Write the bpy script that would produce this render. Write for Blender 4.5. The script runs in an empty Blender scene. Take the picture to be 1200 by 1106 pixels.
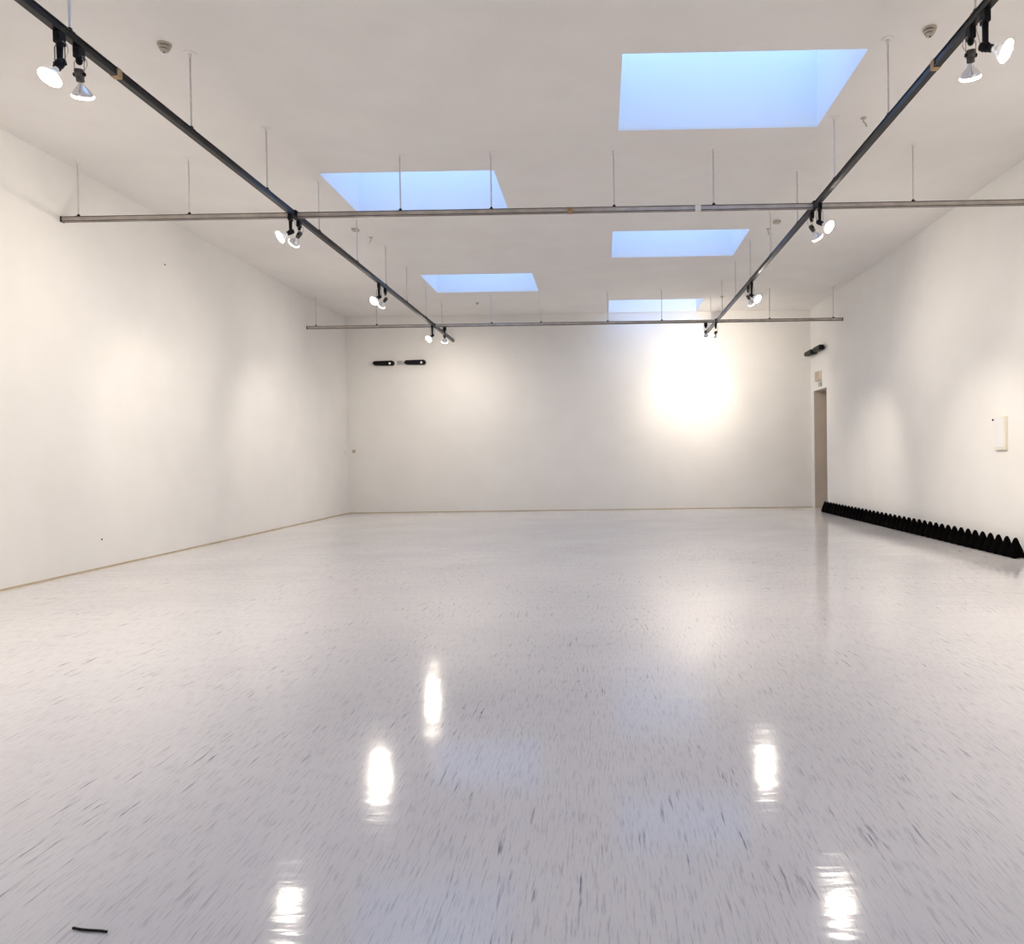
import bpy, bmesh, math, random
from mathutils import Vector, Matrix
random.seed(7)
S = bpy.context.scene
COL = S.collection
PI = math.pi

# ---------------------------------------------------------------- room numbers (metres)
XL, XR, YB, YF, H = -5.756, 4.786, 16.62, -5.0, 4.465
RZ = 3.8345            # centre height of the hanging rails
LX, RX = -3.228, 2.315 # the two long rails
C1, C2 = 7.834, 14.406 # the two cross rails
CX = [-5.57, -4.37, -2.1, -1.125, .185, 1.245, 3.357, 4.6]

# ---------------------------------------------------------------- materials
def nt(name):
    m = bpy.data.materials.new(name); m.use_nodes = True
    t = m.node_tree; t.nodes.clear()
    o = t.nodes.new('ShaderNodeOutputMaterial')
    return m, t, o
def principled(t, o, col, rough, metal=0.0):
    p = t.nodes.new('ShaderNodeBsdfPrincipled')
    p.inputs['Base Color'].default_value = (*col, 1)
    p.inputs['Roughness'].default_value = rough
    p.inputs['Metallic'].default_value = metal
    t.links.new(p.outputs[0], o.inputs[0])
    return p
def N(t, kind, **kw):
    n = t.nodes.new(kind)
    for k, v in kw.items():
        if hasattr(n, k): setattr(n, k, v)
        else: n.inputs[k].default_value = v
    return n
def ramp(t, a, ca, b, cb):
    r = t.nodes.new('ShaderNodeValToRGB')
    r.color_ramp.elements[0].position = a; r.color_ramp.elements[0].color = (*ca, 1)
    r.color_ramp.elements[1].position = b; r.color_ramp.elements[1].color = (*cb, 1)
    return r
def paint(name, c0, c1, rough=.6, bscale=90, bstr=.12, spec=.4):
    m, t, o = nt(name); p = principled(t, o, c0, rough)
    p.inputs['Specular IOR Level'].default_value = spec
    tc = N(t, 'ShaderNodeTexCoord')
    n = N(t, 'ShaderNodeTexNoise', **{'Scale': 1.7, 'Detail': 5.0}); t.links.new(tc.outputs['Object'], n.inputs['Vector'])
    r = ramp(t, .35, c0, .68, c1); t.links.new(n.outputs['Fac'], r.inputs['Fac']); t.links.new(r.outputs['Color'], p.inputs['Base Color'])
    b = N(t, 'ShaderNodeTexNoise', **{'Scale': bscale, 'Detail': 3.0}); t.links.new(tc.outputs['Object'], b.inputs['Vector'])
    b2 = N(t, 'ShaderNodeTexNoise', **{'Scale': 3.0, 'Detail': 2.0}); t.links.new(tc.outputs['Object'], b2.inputs['Vector'])
    ad = N(t, 'ShaderNodeMath', operation='MULTIPLY_ADD'); ad.inputs[1].default_value = 4.0
    t.links.new(b2.outputs['Fac'], ad.inputs[0]); t.links.new(b.outputs['Fac'], ad.inputs[2])
    bp = N(t, 'ShaderNodeBump', **{'Strength': bstr, 'Distance': .004}); t.links.new(ad.outputs[0], bp.inputs['Height'])
    t.links.new(bp.outputs['Normal'], p.inputs['Normal'])
    return m
def metal(name, c0, c1, rough, met, scale=25):
    m, t, o = nt(name); p = principled(t, o, c0, rough, met)
    tc = N(t, 'ShaderNodeTexCoord')
    n = N(t, 'ShaderNodeTexNoise', **{'Scale': scale, 'Detail': 4.0}); t.links.new(tc.outputs['Object'], n.inputs['Vector'])
    r = ramp(t, .38, c0, .65, c1); t.links.new(n.outputs['Fac'], r.inputs['Fac']); t.links.new(r.outputs['Color'], p.inputs['Base Color'])
    return m
def emit(name, col, s, col2=None):
    m, t, o = nt(name)
    e = N(t, 'ShaderNodeEmission'); e.inputs[0].default_value = (*col, 1); e.inputs[1].default_value = s
    t.links.new(e.outputs[0], o.inputs[0]); return m

M = {}
M['wall'] = paint('wall_paint', (.86, .845, .815), (.89, .875, .85), .62, 60, .25)
M['ceiling'] = paint('ceiling_paint', (.87, .845, .815), (.90, .88, .85), .8, 45, .3, .2)
M['well'] = paint('well_paint', (.90, .91, .92), (.92, .93, .94), .6, 60, .05)
M['tan'] = paint('tan_base', (.50, .40, .26), (.62, .52, .38), .6, 40, .1)
M['doorleaf'] = paint('door_paint', (.46, .40, .34), (.50, .44, .38), .5, 30, .05)
M['lining'] = paint('door_lining', (.56, .49, .42), (.62, .55, .47), .6, 30, .05)
M['rod'] = metal('rod_paint', (.66, .62, .60), (.74, .70, .68), .4, 0)
M['darkrail'] = metal('dark_rail', (.004, .004, .006), (.012, .010, .010), .33, .0, 9)
M['palerail'] = metal('pale_rail', (.46, .42, .38), (.60, .55, .50), .42, .2, 6)
M['lip'] = metal('rail_lip', (.075, .06, .055), (.16, .13, .12), .45, .4, 8)
M['black'] = metal('black_plastic', (.010, .010, .011), (.020, .019, .020), .45, 0)
M['socketgrey'] = metal('socket_grey', (.05, .045, .04), (.11, .10, .09), .4, .4)
M['cord'] = metal('cord_tan', (.45, .36, .28), (.55, .46, .38), .5, 0)
M['cone'] = metal('cone_black', (.002, .002, .002), (.003, .0025, .0025), .9, 0, 30)
for k in ('cone', 'black', 'darkrail'):
    for n in M.get(k, M['black']).node_tree.nodes:
        if n.type == 'BSDF_PRINCIPLED': n.inputs['Specular IOR Level'].default_value = {'cone': .02, 'black': .12, 'darkrail': .25}[k]
M['tape'] = metal('tape_brown', (.35, .22, .10), (.5, .34, .18), .6, 0, 60)
M['white'] = paint('white_plastic', (.82, .82, .82), (.85, .85, .85), .4, 20, .02)
M['cream'] = paint('cream_plastic', (.78, .74, .62), (.84, .80, .68), .45, 20, .02)
M['beige'] = paint('beige_plastic', (.50, .40, .32), (.56, .46, .38), .5, 20, .02)
M['greyplastic'] = paint('grey_plastic', (.40, .37, .34), (.50, .47, .44), .5, 20, .02)
M['detector'] = paint('detector_plastic', (.50, .44, .36), (.58, .52, .44), .5, 20, .02)
M['detectordark'] = paint('detector_grille', (.07, .06, .05), (.11, .09, .08), .6, 20, .02)
WARM = (1.0, .89, .75)
M['lens'] = emit('lit_lens', (1.0, .92, .80), 90)
M['lensb'] = emit('lit_lens_far', (1.0, .92, .80), 45)
M['lenslip'] = emit('lit_lens_edge', (1.0, .94, .84), 3.2)

def glassy(name, em):
    m, t, o = nt(name); p = principled(t, o, (.62, .62, .66), .22, .85)
    p.inputs['Emission Color'].default_value = (1, .95, .88, 1)
    p.inputs['Emission Strength'].default_value = em
    return m
M['reflector'] = glassy('silvered_glass', .05)
M['frosted'] = glassy('frosted_lit_glass', .22)

def pane_mat():
    m, t, o = nt('skylight_pane')
    tr = N(t, 'ShaderNodeBsdfTransparent'); tr.inputs[0].default_value = (.93, .97, 1, 1)
    gl = N(t, 'ShaderNodeBsdfGlossy'); gl.inputs['Roughness'].default_value = .05
    mx = N(t, 'ShaderNodeMixShader'); mx.inputs[0].default_value = .05
    t.links.new(tr.outputs[0], mx.inputs[1]); t.links.new(gl.outputs[0], mx.inputs[2]); t.links.new(mx.outputs[0], o.inputs[0])
    return m
M['pane'] = pane_mat()

def floor_mat():
    m, t, o = nt('waxed_floor'); p = principled(t, o, (.6, .58, .56), .15)
    p.inputs['IOR'].default_value = 1.5
    L = t.links.new
    tc = N(t, 'ShaderNodeTexCoord')
    def mapped(scale, loc=(0, 0, 0), rot=0):
        mp = N(t, 'ShaderNodeMapping'); mp.inputs['Scale'].default_value = scale; mp.inputs['Location'].default_value = loc
        mp.inputs['Rotation'].default_value = (0, 0, rot)
        L(tc.outputs['Object'], mp.inputs['Vector']); return mp
    def noise(mp, scale, detail=2.0, rough=.5):
        n = N(t, 'ShaderNodeTexNoise', **{'Scale': scale, 'Detail': detail, 'Roughness': rough}); L(mp.outputs[0], n.inputs['Vector']); return n
    # big soft tone variation
    base = noise(mapped((1, 1, 1)), .9, 4.0)
    rb = ramp(t, .3, (.715, .695, .70), .7, (.785, .76, .755)); L(base.outputs['Fac'], rb.inputs['Fac'])
    # long dark marbling streaks running down the room
    s1 = noise(mapped((60, 4.2, 1)), 1.0, 3.0, .62)
    r1 = ramp(t, .60, (0, 0, 0), .71, (.95, .95, .95)); L(s1.outputs['Fac'], r1.inputs['Fac'])
    patch = noise(mapped((1.5, 1.1, 1), (3, 5, 0)), 1.0, 2.0)
    rp = ramp(t, .40, (.12, .12, .12), .62, (1, 1, 1)); L(patch.outputs['Fac'], rp.inputs['Fac'])
    k1 = N(t, 'ShaderNodeMath', operation='MULTIPLY'); L(r1.outputs['Color'], k1.inputs[0]); L(rp.outputs['Color'], k1.inputs[1])
    s2 = noise(mapped((150, 9, 1), (7, 1, 0), .02), 1.0, 3.0, .65)
    r2 = ramp(t, .52, (0, 0, 0), .78, (.52, .52, .52)); L(s2.outputs['Fac'], r2.inputs['Fac'])
    k2 = N(t, 'ShaderNodeMath', operation='MAXIMUM'); L(k1.outputs[0], k2.inputs[0]); L(r2.outputs['Color'], k2.inputs[1])
    mix = N(t, 'ShaderNodeMix', data_type='RGBA')
    L(k2.outputs[0], mix.inputs['Factor']); L(rb.outputs['Color'], mix.inputs['A']); mix.inputs['B'].default_value = (.14, .14, .22, 1)
    L(mix.outputs['Result'], p.inputs['Base Color'])
    # wax coat: slight ripple across the room, fine streaky roughness
    w1 = noise(mapped((1.3, 6.0, 1)), 1.0, 4.0, .58)
    w2 = noise(mapped((14, 30, 1)), 1.0, 2.0)
    add = N(t, 'ShaderNodeMath', operation='MULTIPLY_ADD'); add.inputs[1].default_value = .16
    L(w2.outputs['Fac'], add.inputs[0]); L(w1.outputs['Fac'], add.inputs[2])
    bp = N(t, 'ShaderNodeBump', **{'Strength': .36, 'Distance': .005}); L(add.outputs[0], bp.inputs['Height'])
    L(bp.outputs['Normal'], p.inputs['Normal'])
    rr = N(t, 'ShaderNodeMapRange'); rr.inputs['To Min'].default_value = .065; rr.inputs['To Max'].default_value = .13
    L(base.outputs['Fac'], rr.inputs['Value']); L(rr.outputs[0], p.inputs['Roughness'])
    return m
M['floor'] = floor_mat()

# ---------------------------------------------------------------- mesh helpers
def box(bm, lo, hi):
    v = [bm.verts.new((x, y, z)) for x in (lo[0], hi[0]) for y in (lo[1], hi[1]) for z in (lo[2], hi[2])]
    for f in ((0,1,3,2),(4,6,7,5),(0,4,5,1),(2,3,7,6),(0,2,6,4),(1,5,7,3)):
        bm.faces.new([v[i] for i in f])
def frame_of(d):
    d = Vector(d).normalized()
    a = Vector((0, 0, 1)) if abs(d.z) < .95 else Vector((1, 0, 0))
    u = d.cross(a).normalized(); w = d.cross(u).normalized()
    return d, u, w
def lathe(bm, org, d, prof, seg=20, cap=True):
    """prof: list of (distance along d, radius)"""
    d, u, w = frame_of(d); org = Vector(org); rings = []
    for (s, r) in prof:
        if r < 1e-6:
            rings.append([bm.verts.new(org + d * s)])
        else:
            rings.append([bm.verts.new(org + d * s + (u * math.cos(2*PI*i/seg) + w * math.sin(2*PI*i/seg)) * r) for i in range(seg)])
    for a, b in zip(rings, rings[1:]):
        for i in range(seg):
            j = (i + 1) % seg
            if len(a) == 1 and len(b) == 1: continue
            if len(a) == 1: bm.faces.new((a[0], b[j], b[i]))
            elif len(b) == 1: bm.faces.new((a[i], a[j], b[0]))
            else: bm.faces.new((a[i], a[j], b[j], b[i]))
    if cap:
        if len(rings[0]) > 1: bm.faces.new(rings[0])
        if len(rings[-1]) > 1: bm.faces.new(rings[-1])
def tube(bm, pts, r, seg=8):
    pts = [Vector(p) for p in pts]; rings = []
    for i, p in enumerate(pts):
        d = (pts[min(i+1, len(pts)-1)] - pts[max(i-1, 0)])
        d, u, w = frame_of(d)
        rings.append([bm.verts.new(p + (u * math.cos(2*PI*k/seg) + w * math.sin(2*PI*k/seg)) * r) for k in range(seg)])
    for a, b in zip(rings, rings[1:]):
        for i in range(seg):
            j = (i+1) % seg; bm.faces.new((a[i], a[j], b[j], b[i]))
    bm.faces.new(rings[0]); bm.faces.new(rings[-1])
def prism(bm, poly, axis, a, b):
    """extrude a closed 2-D outline; axis 'x': outline is (y,z); axis 'y': outline is (x,z)"""
    def P(s, q): return (s, q[0], q[1]) if axis == 'x' else (q[0], s, q[1])
    A = [bm.verts.new(P(a, q)) for q in poly]; B = [bm.verts.new(P(b, q)) for q in poly]
    n = len(poly)
    for i in range(n): bm.faces.new((A[i], A[(i+1) % n], B[(i+1) % n], B[i]))
    bm.faces.new(A); bm.faces.new(B)
def obj(name, bm, mat, parent=None, smooth=False, bevel=0, loc=None):
    bmesh.ops.recalc_face_normals(bm, faces=bm.faces)
    me = bpy.data.meshes.new(name); bm.to_mesh(me); bm.free()
    if smooth:
        for p in me.polygons: p.use_smooth = True
    me.materials.append(mat)
    o = bpy.data.objects.new(name, me); COL.objects.link(o)
    if parent: o.parent = parent
    if loc: o.location = loc
    if bevel:
        b = o.modifiers.new('bevel', 'BEVEL'); b.width = bevel; b.segments = 2; b.limit_method = 'ANGLE'
    if smooth:
        try:
            me.set_sharp_from_angle(angle=math.radians(40))
        except Exception: pass
    return o
def tag(o, label=None, cat=None, group=None, kind=None):
    if label: o['label'] = label
    if cat: o['category'] = cat
    if group: o['group'] = group
    if kind: o['kind'] = kind
    return o
def thing(name, loc, label=None, cat=None, group=None, kind=None):
    o = bpy.data.objects.new(name, None); COL.objects.link(o); o.location = loc; o.empty_display_size = .1
    return tag(o, label, cat, group, kind)

# ---------------------------------------------------------------- the room
def struct(name, bm, mat, label):
    return tag(obj(name, bm, mat), label, name.split('_')[0], kind='structure')
bm = bmesh.new(); box(bm, (XL-.3, YF-.3, -.2), (XR+.75, YB+.3, 0)); struct('floor', bm, M['floor'], 'glossy waxed pale grey floor with dark streaks')
bm = bmesh.new(); box(bm, (XL-.3, YF, 0), (XL, YB, H)); struct('wall_left', bm, M['wall'], 'long white wall on the left')
bm = bmesh.new(); box(bm, (XL-.3, YB, 0), (XR+.75, YB+.3, H)); struct('wall_back', bm, M['wall'], 'white end wall facing the camera')
bm = bmesh.new(); box(bm, (XL-.3, YF-.3, 0), (XR+.75, YF, H)); struct('wall_front', bm, M['wall'], 'white wall behind the camera')
DY0, DY1, DZ, WT = 15.48, 16.40, 2.612, .36
bm = bmesh.new()
box(bm, (XR, YF, 0), (XR+WT, DY0, H)); box(bm, (XR, DY1, 0), (XR+WT, YB, H)); box(bm, (XR, DY0, DZ), (XR+WT, DY1, H))
struct('wall_right', bm, M['wall'], 'long white wall on the right with a doorway at its far end')
# door leaf closing the deep doorway
d = thing('door_1', (XR+WT, (DY0+DY1)/2, 0), 'deep doorway at the far end of the right wall', 'door', kind='structure')
bm = bmesh.new(); box(bm, (.0, -.46, .005), (.045, .46, DZ)); obj('door_leaf', bm, M['doorleaf'], d)
bm = bmesh.new(); q = .012
box(bm, (-WT+.003, .46-q, .001), (-.001, .4595, DZ-.001)); box(bm, (-WT+.003, -.4595, .001), (-.001, -.46+q, DZ-.001)); box(bm, (-WT+.003, -.46+q, DZ-q), (-.001, .46-q, DZ-.001))
obj('door_lining', bm, M['lining'], d)
bm = bmesh.new(); lathe(bm, (0, -.38, 1.05), (-1, 0, 0), [(0, .025), (.01, .025), (.012, .01), (.045, .01), (.05, .026), (.07, .024), (.078, 0)], 14); obj('door_knob', bm, M['greyplastic'], d, True)
# thin tan strip where walls meet the floor
bm = bmesh.new(); box(bm, (XL, YF, 0), (XL+.008, YB, .017)); struct('baseboard_left', bm, M['tan'], 'thin tan strip at the foot of the left wall')
bm = bmesh.new(); box(bm, (XL+.008, YB-.008, 0), (XR, YB, .017)); struct('baseboard_back', bm, M['tan'], 'thin tan strip at the foot of the back wall')
# ceiling with skylight openings
SX = (.225, -3.148); SW, SL, WZ, TH = 1.987, 1.393, 5.27, .02
SKY = [(SX[0], y) for y in (-3.36, 1.31, 5.973, 10.638, 15.287)] + [(SX[1], y) for y in (-1.0, 3.66, 8.311, 12.945)]
SKY = [(x, y, SL if y + SL < YB else YB - .02 - y) for x, y in SKY]
bm = bmesh.new()
xs = sorted({XL-.3, XR+.75, SX[0], SX[0]+SW, SX[1], SX[1]+SW})
ys = sorted({YF-.3, YB+.3} | {round(y, 4) for _, y, _ in SKY} | {round(y+l, 4) for _, y, l in SKY})
for xa, xb in zip(xs, xs[1:]):
    a = None
    cuts = [(y, y+l) for x, y, l in SKY if abs(x - xa) < 1e-4]
    y = YF-.3
    for c0, c1 in sorted(cuts):
        box(bm, (xa, y, H), (xb, c0, H+TH)); y = c1
    box(bm, (xa, y, H), (xb, YB+.3, H+TH))
bmesh.ops.remove_doubles(bm, verts=bm.verts, dist=1e-5)
bad = [f for f in bm.faces if all(len(e.link_faces) > 2 for e in f.edges) ]
struct('ceiling', bm, M['ceiling'], 'white ceiling with rectangular skylights')
for i, (x, y, l) in enumerate(SKY):
    w = thing('window_%d' % (i+1), (x + SW/2, y + l/2, H+TH), 'rectangular blue skylight in a deep white well', 'window', kind='structure')
    a, b, z1 = SW/2, l/2, WZ - H - TH
    bm = bmesh.new(); t = .06
    box(bm, (-a-t, -b-t, 0), (-a, b+t, z1)); box(bm, (a, -b-t, 0), (a+t, b+t, z1))
    box(bm, (-a, -b-t, 0), (a, -b, z1)); box(bm, (-a, b, 0), (a, b+t, z1))
    obj('skylight_well', bm, M['well'], w)
    bm = bmesh.new(); box(bm, (-a-t, -b-t, z1), (a+t, b+t, z1+.008)); obj('pane', bm, M['pane'], w)
    L = bpy.data.lights.new('sky_portal', 'AREA'); L.shape = 'RECTANGLE'; L.size = SW; L.size_y = l
    try: L.cycles.is_portal = True
    except Exception: pass
    o = bpy.data.objects.new('sky_portal', L); COL.objects.link(o); o.location = (x+SW/2, y+l/2, WZ-.01)

# ---------------------------------------------------------------- rails
def rail_profile(bm, axis, c, a, b):
    w, h, e, lip = .023, .0275, .005, .010     # half width, half height, web inset, lip height
    prof = [(-w, -h), (w, -h), (w, -h+lip), (w-e, -h+lip), (w-e, h-lip), (w, h-lip), (w, h), (-w, h), (-w, h-lip), (-w+e, h-lip), (-w+e, -h+lip), (-w, -h+lip)]
    prism(bm, [(c+p, q) for p, q in prof], axis, a, b)
def rail_groove_lines(bm, axis, c, a, b):
    """the dark open slots along both sides and the underside of the channel"""
    for q0, q1, z0, z1 in ((-.0235, -.0228, -.0275, -.0175), (.0228, .0235, -.0275, -.0175), (-.0235, -.0228, .0185, .0275), (.0228, .0235, .0185, .0275), (-.009, .009, -.0285, -.0275)):
        if axis == 'y': box(bm, (c+q0, a, z0), (c+q1, b, z1))
        else: box(bm, (a, c+q0, z0), (b, c+q1, z1))
def hanger(parent, x, y):
    """threaded rod from the ceiling with a plate on top and a clamp on the rail (local to a rail at RZ)"""
    bm = bmesh.new(); tube(bm, [(x, y, .04), (x, y, H-RZ-.006)], .0075, 8)
    r = obj('hanger_rod', bm, M['rod'], parent, True)
    bm = bmesh.new(); lathe(bm, (x, y, H-RZ), (0, 0, -1), [(0, .05), (.004, .05), (.006, .014), (.03, .012)], 14); obj('ceiling_plate', bm, M['ceiling'], r)
    bm = bmesh.new(); box(bm, (x-.022, y-.022, .0275), (x+.022, y+.022, .034)); lathe(bm, (x, y, .034), (0, 0, 1), [(0, .015), (.016, .015), (.02, .010)], 6); obj('clamp', bm, M['black'], r, bevel=.003)
def sleeve(parent, axis, x, y, mat, length, name='tape_wrap'):
    bm = bmesh.new(); g = .0255
    if axis == 'y': box(bm, (x-g, y-length/2, -.030), (x+g, y+length/2, .030))
    else: box(bm, (x-length/2, y-g, -.030), (x+length/2, y+g, .030))
    obj(name, bm, mat, parent)
HY = [-3.45, -2.12, -.8, .53, 1.86, 3.19, 4.50, 5.84, 7.17, 8.50, 9.83, 11.15, 12.36, 13.72]
for X, y1, lab, ty, hx in ((LX, 16.28, 'long dark metal lighting rail running down the left side of the ceiling', 4.93, HY+[15.1]),
                       (RX, 15.80, 'long dark metal lighting rail running down the right side of the ceiling', 5.03, HY+[15.1])):
    t = thing('lighting_rail', (X, 0, RZ), lab, 'lighting rail', 'lighting rails hung below the ceiling')
    bm = bmesh.new(); rail_profile(bm, 'y', 0, YF+.3, y1); obj('rail_channel', bm, M['darkrail'], t)
    sleeve(t, 'y', 0, ty, M['tape'], .05)
    for c in (C1, C2):
        bm = bmesh.new(); box(bm, (-.034, c-.075, .0285), (.034, c+.075, .036)); box(bm, (-.0265, c-.06, -.034), (.0265, c+.06, -.0285)); obj('joint_plate', bm, M['black'], t, bevel=.002)
    for y in hx: hanger(t, 0, y)
for Y, x1, lab in ((C1, XR-.004, 'pale metal cross rail spanning the room, nearer of the two'), (C2, XR-.01, 'thin pale metal cross rail spanning the room near the back wall')):
    t = thing('cross_rail', (0, Y, RZ), lab, 'lighting rail', 'pale cross rails hung below the ceiling')
    g = .0245
    segs = [(XL+.012, LX-g), (LX+g, RX-g), (RX+g, x1)]
    bm = bmesh.new()
    for a, b in segs: rail_profile(bm, 'x', 0, a, b)
    obj('rail_channel', bm, M['palerail'], t)
    bm = bmesh.new()
    for a, b in segs: rail_groove_lines(bm, 'x', 0, a, b)
    obj('rail_slots', bm, M['lip'], t)
    bm = bmesh.new(); box(bm, (XL+.001, -.026, -.030), (XL+.014, .026, .030)); obj('end_cap', bm, M['black'], t)
    bm = bmesh.new(); box(bm, (x1-.002, -.026, -.030), (XR-.001, .026, .030)); obj('end_cap', bm, M['black'], t)
    if Y == C1:
        sleeve(t, 'x', -.286, 0, M['tape'], .06); sleeve(t, 'x', 1.075, 0, M['cream'], .06)
    for x in CX: hanger(t, x, 0)

# ---------------------------------------------------------------- track lamps
def lamp(base, drop, aim, kind, power, size, label, axis='y', blend=1.0, name='track_lamp', seen=True):
    """base: contact point under a rail; drop: pivot height below; aim: direction of the beam"""
    bx, by = base; z0 = RZ - .0285
    t = thing(name, (bx, by, z0), label, 'lamp', 'spot lamps clamped under the lighting rails')
    aim = Vector(aim).normalized()
    ex, ey = (.019, .032) if axis == 'y' else (.032, .019)
    # adapter
    bm = bmesh.new()
    box(bm, (-ex, -ey, -.07), (ex, ey, 0))
    lathe(bm, (0, 0, -.07), (0, 0, -1), [(0, .019), (.022, .019), (.034, .010), (.036, 0)], 14)
    if kind == 'A': lathe(bm, (0, 0, -.09), (0, 0, -1), [(0, .018), (drop-.10, .016), (drop-.09, .010)], 14)
    obj('rail_adapter', bm, M['black'], t, bevel=.004)
    # fork: two rods down to the socket pivot
    piv = Vector((0, 0, -drop))
    side = Vector((0, 1, 0)) if abs(aim.x) > abs(aim.y) else Vector((1, 0, 0))
    bm = bmesh.new()
    for s in (-1, 1):
        tube(bm, [side*s*.017 + Vector((0, 0, -.062)), side*s*.031 + Vector((0, 0, -.085)), side*s*.031 + piv], .0028, 6)
    obj('fork', bm, M['cord'] if kind == 'B' else M['black'], t, True)
    # socket
    start = piv - aim*.035
    bm = bmesh.new()
    lathe(bm, start, aim, [(0, .010), (.002, .021), (.010, .026), (.050, .026), (.055, .023), (.075, .023), (.078, .018)], 18)
    so = obj('socket', bm, M['socketgrey'] if kind == 'B' else M['black'], t, True)
    bm = bmesh.new(); lathe(bm, piv - side*.037, side, [(0, .0), (.002, .012), (.009, .012), (.0095, .005), (.0645, .005), (.065, .012), (.072, .012), (.074, 0)], 12); obj('pivot_knob', bm, M['black'], so, True)
    # bulb: silvered reflector cone with a lens in front
    b0 = piv + aim*.040
    R = .064
    bm = bmesh.new()
    lathe(bm, b0, aim, [(0, .014), (.012, .016), (.024, .021), (.040, .036), (.058, .050), (.074, R-.008), (.080, R-.006)], 28, cap=False)
    bu = obj('bulb', bm, M['frosted'] if kind == 'A' else M['reflector'], t, True)
    bm = bmesh.new()
    lathe(bm, b0, aim, [(.079, R-.006), (.081, R-.001), (.087, R), (.091, R-.003)], 28, cap=False); obj('lens_rim', bm, M['lenslip'], bu, True)
    bm = bmesh.new()
    lathe(bm, b0, aim, [(.091, R-.003), (.096, R-.012), (.101, .030), (.103, 0)], 28, cap=False); obj('lens', bm, M['lens'] if kind == 'A' else M['lensb'], bu, True)
    # cord loop
    q = -side if kind == 'A' else side
    bm = bmesh.new()
    o2 = Vector((math.copysign(.03, -aim.x), 0, 0))
    tube(bm, [Vector((0, 0, -.05)) + o2*.6, Vector((0, 0, -.07)) + o2*1.5, Vector((0, 0, -.11)) + o2*1.7, Vector((0, 0, -drop*.85)) + o2*1.1, start - aim*-.002], .0026, 6)
    obj('power_cord', bm, M['cord'], t, True)
    if power:
        Ld = bpy.data.lights.new('lamp_light', 'SPOT'); Ld.energy = power; Ld.color = WARM; Ld.spot_size = math.radians(size); Ld.spot_blend = blend; Ld.shadow_soft_size = .05
        lo = bpy.data.objects.new('lamp_light', Ld); COL.objects.link(lo); lo.parent = t
        lo.location = b0 + aim*.17
        lo.rotation_euler = aim.to_track_quat('-Z', 'Y').to_euler()
    return t
PA, PB, PW = 44, 100, 68
for args in (
    ((LX, 4.41), .185, (-.18, -.42, -.86), 'A', PA, 155, 'lit bulb hanging from the left rail, left one of its nearest pair'),
    ((LX, 4.575), .165, (-.20, .50, -.80), 'B', PB*.7, 130, 'silvered bulb seen from behind, right one of the nearest pair on the left rail'),
    ((LX, 7.70), .19, (-.68, -.50, -.54), 'A', PA, 155, 'lit bulb turned to the left wall where left rail meets nearer cross rail'),
    ((LX, 7.92), .15, (-.66, .42, -.60), 'B', PB*.6, 62, 'silvered bulb tilted away where left rail meets nearer cross rail'),
    ((LX, 10.78), .20, (-.40, -.66, -.58), 'A', PA, 155, 'glaring lit bulb at the third pair from the camera on the left rail'),
    ((LX, 11.10), .17, (-.64, .42, -.60), 'B', PB*.7, 62, 'silvered bulb beside the glaring bulb of the third pair on the left rail'),
    ((LX, 14.20), .20, (-.40, -.62, -.60), 'A', PA, 155, 'small glaring lit bulb at the far end of the left rail'),
    ((RX, 4.39), .21, (.66, -.56, -.50), 'A', PA, 155, 'lit bulb turned to the right wall, in the nearest pair on the right rail'),
    ((RX, 4.56), .165, (.22, .50, -.82), 'B', PB*.7, 130, 'silvered bulb seen from behind, left one of the nearest pair on the right rail'),
    ((RX, 7.66), .20, (.58, -.60, -.55), 'A', PA, 155, 'glaring lit bulb where the right rail meets the nearer cross rail'),
    ((RX, 7.94), .17, (.58, .30, -.76), 'B', PB*1.2, 58, 'silvered bulb tilted away, left of the glaring bulb where right rail meets nearer cross rail'),
    ((RX, 11.08), .20, (.58, -.58, -.56), 'A', PA, 155, 'lit bulb of the third pair from the camera on the right rail'),
    ((RX, 11.33), .17, (.55, .40, -.76), 'B', PB*1.2, 58, 'silvered bulb of the third pair from the camera on the right rail'),
    ((RX, 14.50), .18, (-.10, .85, -.52), 'B', PW, 70, 'small bulb pointing at the back wall under the far end of the right rail'),
    ):
    lamp(*args)
lamp((2.105, C2), .18, (.12, .85, -.42), 'B', PW*1.25, 168, 'small bulb on the far cross rail, just left of the right rail', axis='x')
lamp((-3.03, C2), .18, (-.15, .60, -.75), 'B', PB*.6, 165, 'small silvered bulb hung from the far cross rail, just right of the left rail', axis='x')
# the rails carry on behind the camera with the same lamps
for X, s in ((LX, -1), (RX, 1)):
    for y in (1.15,):
        lamp((X, y), .20, (s*.55, .0, -.80), 'A', PA, 155, 'lit bulb on the %s rail %s the camera' % ('left' if s < 0 else 'right', 'above'))
        lamp((X, y+.2), .20, (s*.5, .4, -.72), 'B', PB*.7, 130, 'silvered bulb on the %s rail %s the camera' % ('left' if s < 0 else 'right', 'above'))

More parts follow.
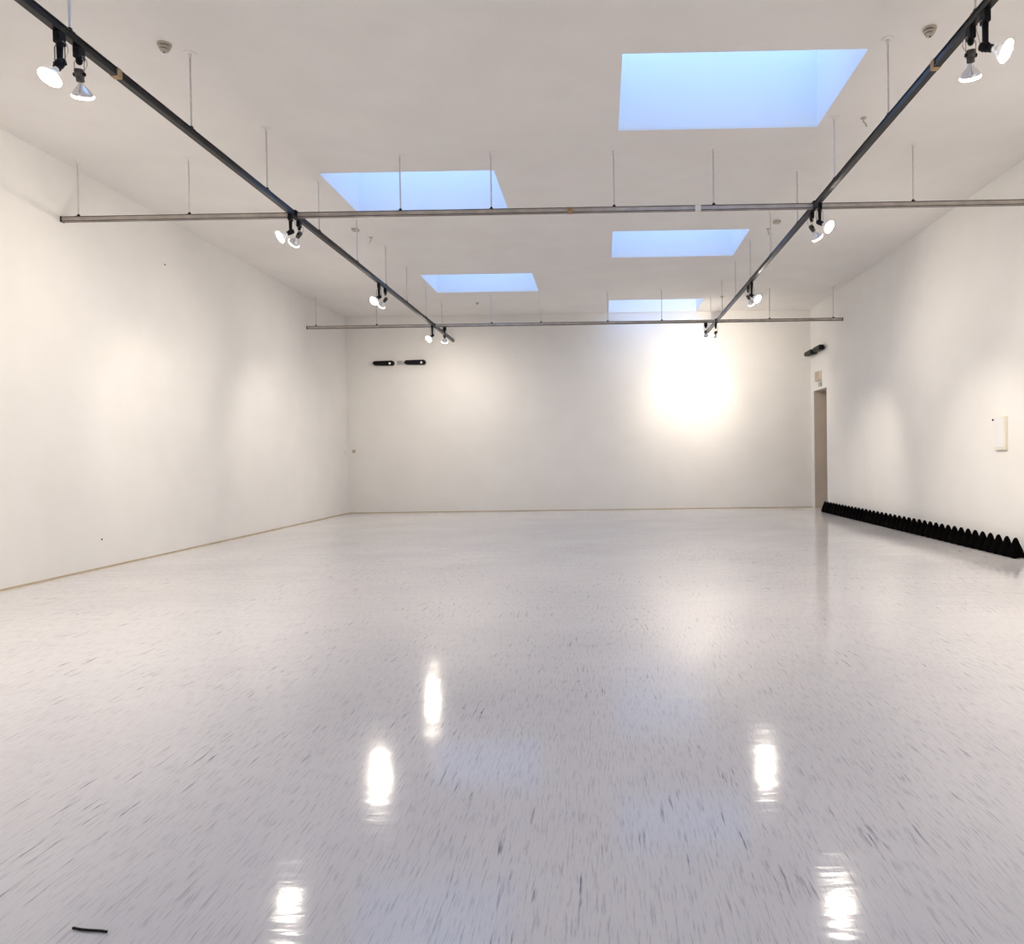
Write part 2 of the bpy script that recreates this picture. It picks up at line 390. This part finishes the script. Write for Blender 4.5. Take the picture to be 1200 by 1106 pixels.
# ---------------------------------------------------------------- row of black cones along the right wall
def cone_bm():
    bm = bmesh.new(); seg = 32; rings = []
    hx, hy, hh = .074, .087, .230
    prof = [(0, 1.0, 0), (.10, .98, 0), (.26, .91, .1), (.42, .81, .35), (.57, .68, .7), (.71, .54, 1), (.82, .43, 1), (.91, .31, 1), (.965, .20, 1), (.99, .10, 1)]
    for zf, rf, rd in prof:
        ring = []
        for i in range(seg):
            a = 2*PI*i/seg; c, s = math.cos(a), math.sin(a)
            n = 4.5 + (2-4.5)*rd
            k = (abs(c)**n + abs(s)**n) ** (-1/n)
            z = zf*hh
            if zf == 0: z = .012 * (1 - min(1, (k-1)/.25))       # rim arches between its corners
            rr = hx + (hy-hx)*(1-rd)
            ring.append(bm.verts.new((c*k*rf*hx, s*k*rf*rr, z)))
        rings.append(ring)
    for a, b in zip(rings, rings[1:]):
        for i in range(seg): bm.faces.new((a[i], a[(i+1) % seg], b[(i+1) % seg], b[i]))
    top = bm.verts.new((0, 0, hh)); 
    for i in range(seg): bm.faces.new((rings[-1][i], rings[-1][(i+1) % seg], top))
    c0 = bm.verts.new((0, 0, .014))
    for i in range(seg): bm.faces.new((rings[0][(i+1) % seg], rings[0][i], c0))
    return bm
ONES = ['', 'first', 'second', 'third', 'fourth', 'fifth', 'sixth', 'seventh', 'eighth', 'ninth', 'tenth', 'eleventh', 'twelfth', 'thirteenth', 'fourteenth', 'fifteenth', 'sixteenth', 'seventeenth', 'eighteenth', 'nineteenth', 'twentieth']
NC, Y0, DYC = 40, 8.29, .1762
c0 = obj('black_cone', cone_bm(), M['cone'], None, True)
for i in range(NC):
    o = c0 if i == 0 else c0.copy()
    if i: COL.objects.link(o)
    o.location = (4.672 - .035*i/NC, Y0 + DYC*i, 0)
    if i == 0: lab = 'black pointed cone nearest the camera at the open end of the row'
    elif i == NC-1: lab = 'black pointed cone farthest from the camera, in front of the doorway'
    elif i < NC//2: lab = 'black pointed cone, %s from the near end of the row along the right wall' % ONES[i+1]
    else: lab = 'black pointed cone, %s from the doorway end of the row along the right wall' % ONES[NC-i]
    tag(o, lab, 'cone', 'black cones in a row along the right wall')

# ---------------------------------------------------------------- black oblong wall fittings
def pill(loc, rot, label, L=.48, glass=True, out_by=0.0):
    t = thing('wall_fitting', loc, label, 'wall light', 'black oblong fittings high on the walls'); t.rotation_euler = (0, 0, rot)
    # local: +x along its length, -y out of the wall
    bm = bmesh.new(); r = .056; seg = 12; prof = []
    out = []
    for k in range(seg+1):
        a = -PI/2 + PI*k/seg; out.append((L/2 - r + math.cos(a)*r, math.sin(a)*r))
    for k in range(seg+1):
        a = PI/2 + PI*k/seg; out.append((-L/2 + r + math.cos(a)*r, math.sin(a)*r*.86))
    A = [bm.verts.new((x, -.02, z)) for x, z in out]; B = [bm.verts.new((x, -.105, z)) for x, z in out]; Cc = [bm.verts.new((x*.965, -.125, z*.8)) for x, z in out]
    n = len(out)
    for P, Q in ((A, B), (B, Cc)):
        for i in range(n): bm.faces.new((P[i], P[(i+1) % n], Q[(i+1) % n], Q[i]))
    bm.faces.new(A); bm.faces.new(Cc)
    obj('housing', bm, M['black'], t)
    if glass: bm = bmesh.new(); lathe(bm, (L/2-.085, -.122, -.012), (0, -1, 0), [(0, .025), (.012, .025), (.022, .017), (.027, 0)], 16); obj('lamp_glass', bm, M['white'], t, True)
    bm = bmesh.new(); box(bm, (-.12, -.02, -.025), (.12, max(0, loc[0]*0 + (XR-loc[0] if rot else 0)), .025)); obj('wall_plate', bm, M['black'], t)
    return t
pill((-4.88, YB, 3.398), 0, 'black oblong fitting high on the back wall, left one of two')
pill((-4.165, YB, 3.407), 0, 'black oblong fitting high on the back wall, right one of two')
pill((XR-.03, 15.70, 3.455), -PI/2, 'black oblong fitting high on the right wall above the doorway, nearer one', .50, False)
pill((XR-.06, 16.24, 3.435), -PI/2, 'black oblong fitting above the doorway, farther one near the corner', .50, False)
bm = bmesh.new(); box(bm, (-.055, -.03, -.045), (.055, .004, .045)); 
tag(obj('junction_box', bm, M['greyplastic'], None, bevel=.008, loc=(-4.53, YB, 3.41)), 'small grey box on the back wall between the two black oblong fittings', 'junction box')

# ---------------------------------------------------------------- small things on the walls
t = thing('exit_sign_box', (XR, 15.95, 2.89), 'small beige box on the right wall above the doorway', 'sign')
bm = bmesh.new(); box(bm, (-.066, -.15, -.10), (0, .15, .10)); obj('housing', bm, M['beige'], t, bevel=.004)
bm = bmesh.new(); box(bm, (-.062, -.158, -.094), (-.004, -.149, .094)); obj('lit_end_face', bm, M['cream'], t)  # near end of the beige box, light falling on it put in as cream
bm = bmesh.new(); box(bm, (-.035, -.075, -.045), (0, .075, .045))
tag(obj('wall_plate', bm, M['greyplastic'], None, bevel=.004, loc=(XR, 15.86, 2.71)), 'tiny grey plate on the right wall just over the doorway', 'wall plate')
t = thing('wall_panel', (XR, 8.76, 1.42), 'upright white box on the right wall near the edge of the photo', 'box')
bm = bmesh.new(); box(bm, (-.032, -.122, -.198), (0, .122, .198)); obj('housing', bm, M['cream'], t, bevel=.004)
bm = bmesh.new(); box(bm, (-.037, -.095, -.170), (-.031, .118, .192)); obj('cover', bm, M['white'], t, bevel=.002)
bm = bmesh.new(); lathe(bm, (0, 0, 0), (-1, 0, 0), [(-.003, .011), (.006, .013), (.012, .009), (.014, 0)], 12)
tag(obj('nail_head', bm, M['black'], None, True, loc=(XR, 8.957, 1.586)), 'tiny black stud on the right wall beside the white box', 'nail')
bm = bmesh.new(); lathe(bm, (0, 0, 0), (0, -1, 0), [(0, .040), (.010, .040), (.014, .030), (.045, .028), (.052, .020), (.053, 0)], 18)
tag(obj('wall_dial', bm, M['beige'], None, True, loc=(-5.615, YB, 1.412)), 'round tan knob on the back wall beside the left corner', 'dial')
bm = bmesh.new(); lathe(bm, (0, 0, 0), (1, 0, 0), [(0, .030), (.012, .030), (.018, .018), (.028, .016), (.029, 0)], 14)
tag(obj('wall_dial', bm, M['cream'], None, True, loc=(XL, 16.45, 1.40)), 'faint tan knob on the left wall beside the back corner', 'dial')
for (loc, lab) in (((XL, 9.696, 3.842), 'tiny dark nail high on the left wall under the cross rail'), ((XL, 8.35, .334), 'tiny dark nail low on the left wall near the floor')):
    bm = bmesh.new(); lathe(bm, (0, 0, 0), (1, 0, 0), [(-.003, .009), (.004, .011), (.008, .006), (.009, 0)], 10)
    tag(obj('nail_head', bm, M['black'], None, True, loc=loc), lab, 'nail')

# ---------------------------------------------------------------- things on the ceiling
def detector(loc, label):
    t = thing('smoke_detector', loc, label, 'smoke detector', 'smoke detectors on the ceiling')
    bm = bmesh.new(); lathe(bm, (0, 0, 0), (0, 0, -1), [(0, .052), (.012, .052), (.016, .046)], 24); obj('mounting_base', bm, M['detector'], t, True)
    bm = bmesh.new(); lathe(bm, (0, 0, -.016), (0, 0, -1), [(0, .036), (.010, .036)], 24); lathe(bm, (0, 0, -.038), (0, 0, -1), [(0, .026), (.008, .026)], 24); obj('grille', bm, M['detectordark'], t, True)
    bm = bmesh.new(); lathe(bm, (0, 0, -.026), (0, 0, -1), [(0, .044), (.012, .040)], 24); lathe(bm, (0, 0, -.046), (0, 0, -1), [(0, .034), (.012, .028), (.020, .014), (.022, 0)], 24); obj('cover_ring', bm, M['detector'], t, True)
    bm = bmesh.new(); lathe(bm, (0, -.006, -.062), (0, 0, -1), [(0, .009), (.010, .007), (.012, 0)], 10); obj('sensor_tip', bm, M['detectordark'], t, True)
detector((-3.35, 5.70, H), 'small round smoke detector on the ceiling left of the left rail')
detector((2.58, 5.70, H), 'small round smoke detector on the ceiling right of the big skylight')
def hook(loc, lab, s=1.0, dx=.03):
    t = thing('ceiling_hook', loc, lab, 'hook', 'small hooks on the ceiling')
    bm = bmesh.new(); lathe(bm, (0, 0, 0), (0, 0, -1), [(0, .024*s), (.006, .024*s), (.012, .012*s)], 12); obj('mounting_base', bm, M['detector'], t, True)
    bm = bmesh.new(); tube(bm, [(0, 0, -.008), (0, 0, -.03*s), (dx*.6, -.01, -.05*s), (dx, -.015, -.075*s)], .006*s, 6); obj('hook_arm', bm, M['detector'], t, True)
hook((2.607, 7.19, H), 'small tan hook on the ceiling between the big skylight and the right rail', 1.2, .025)
hook((-3.31, 10.71, H), 'small pale hook on the ceiling near the left rail', 1.3, -.02)
hook((2.47, 10.64, H), 'small pale hook on the ceiling beside the right rail', 1.2, .01)
for loc, lab in (((-3.40, 10.30, H), 'small pale box on the ceiling by the left rail'), ((2.51, 10.28, H), 'small tan box on the ceiling by the right rail')):
    bm = bmesh.new(); box(bm, (-.045, -.045, -.035), (.045, .045, 0)); tag(obj('ceiling_box', bm, M['detector'], None, bevel=.006, loc=loc), lab, 'junction box', 'small boxes on the ceiling')
for loc, lab in (((2.54, 15.06, H), 'small dark round stud on the ceiling near the far skylight'), ((-2.52, 15.3, H), 'small round stud on the ceiling near the back, left half')):
    bm = bmesh.new(); lathe(bm, (0, 0, 0), (0, 0, -1), [(0, .034), (.03, .030), (.045, 0)], 12); tag(obj('ceiling_stud', bm, M['detector'], None, True, loc=loc), lab, 'stud', 'small studs on the ceiling')
# dark curl lying on the floor close to the camera
bm = bmesh.new(); tube(bm, [(-.055, .012, .003), (-.03, .004, .004), (0, 0, .004), (.028, -.002, .004), (.046, -.006, .004)], .0032, 6)
tag(obj('cord_scrap', bm, M['black'], None, True, loc=(-1.325, 1.848, 0)), 'short dark scrap lying on the floor at bottom left', 'scrap')

# ---------------------------------------------------------------- sky
W = bpy.data.worlds.new('sky'); S.world = W; W.use_nodes = True
t = W.node_tree; bg = t.nodes['Background']
tc = N(t, 'ShaderNodeTexCoord'); sp = N(t, 'ShaderNodeSeparateXYZ'); t.links.new(tc.outputs['Generated'], sp.inputs[0])
r = ramp(t, .2, (.42, .64, 1.0), 1.0, (.25, .47, 1.0)); t.links.new(sp.outputs['Z'], r.inputs['Fac']); t.links.new(r.outputs['Color'], bg.inputs['Color'])
bg.inputs['Strength'].default_value = 1.36

# ---------------------------------------------------------------- camera
f, yaw, roll, cx, cy, pitch = 857., .0113, .0140, 693.89, 546.79, -.0128
cd = bpy.data.cameras.new('camera'); cam = bpy.data.objects.new('camera', cd); COL.objects.link(cam)
cd.sensor_fit = 'HORIZONTAL'; cd.sensor_width = 36; cd.lens = f*36/1200
cd.shift_x = -(cx-600)/1200; cd.shift_y = (cy-553)/1200
cy_, sy_, cp, sp_ = math.cos(yaw), math.sin(yaw), math.cos(pitch), math.sin(pitch)
fwd = Vector((-sy_*cp, cy_*cp, sp_)); right = Vector((cy_, sy_, 0)); up = right.cross(fwd)
cr, sr = math.cos(roll), math.sin(roll)
ix = right*cr - up*sr      # image-right direction
down = right*(-sr) - up*cr # image-down direction
upv = -down
cam.matrix_world = Matrix(((ix.x, upv.x, -fwd.x, 0), (ix.y, upv.y, -fwd.y, 0), (ix.z, upv.z, -fwd.z, 1.2), (0, 0, 0, 1)))
cd.clip_start = .05; cd.clip_end = 100
S.camera = cam
vs = S.view_settings
vs.view_transform = 'Standard'; vs.look = 'None'; vs.gamma = 1; vs.use_curve_mapping = False; vs.exposure = 0.93
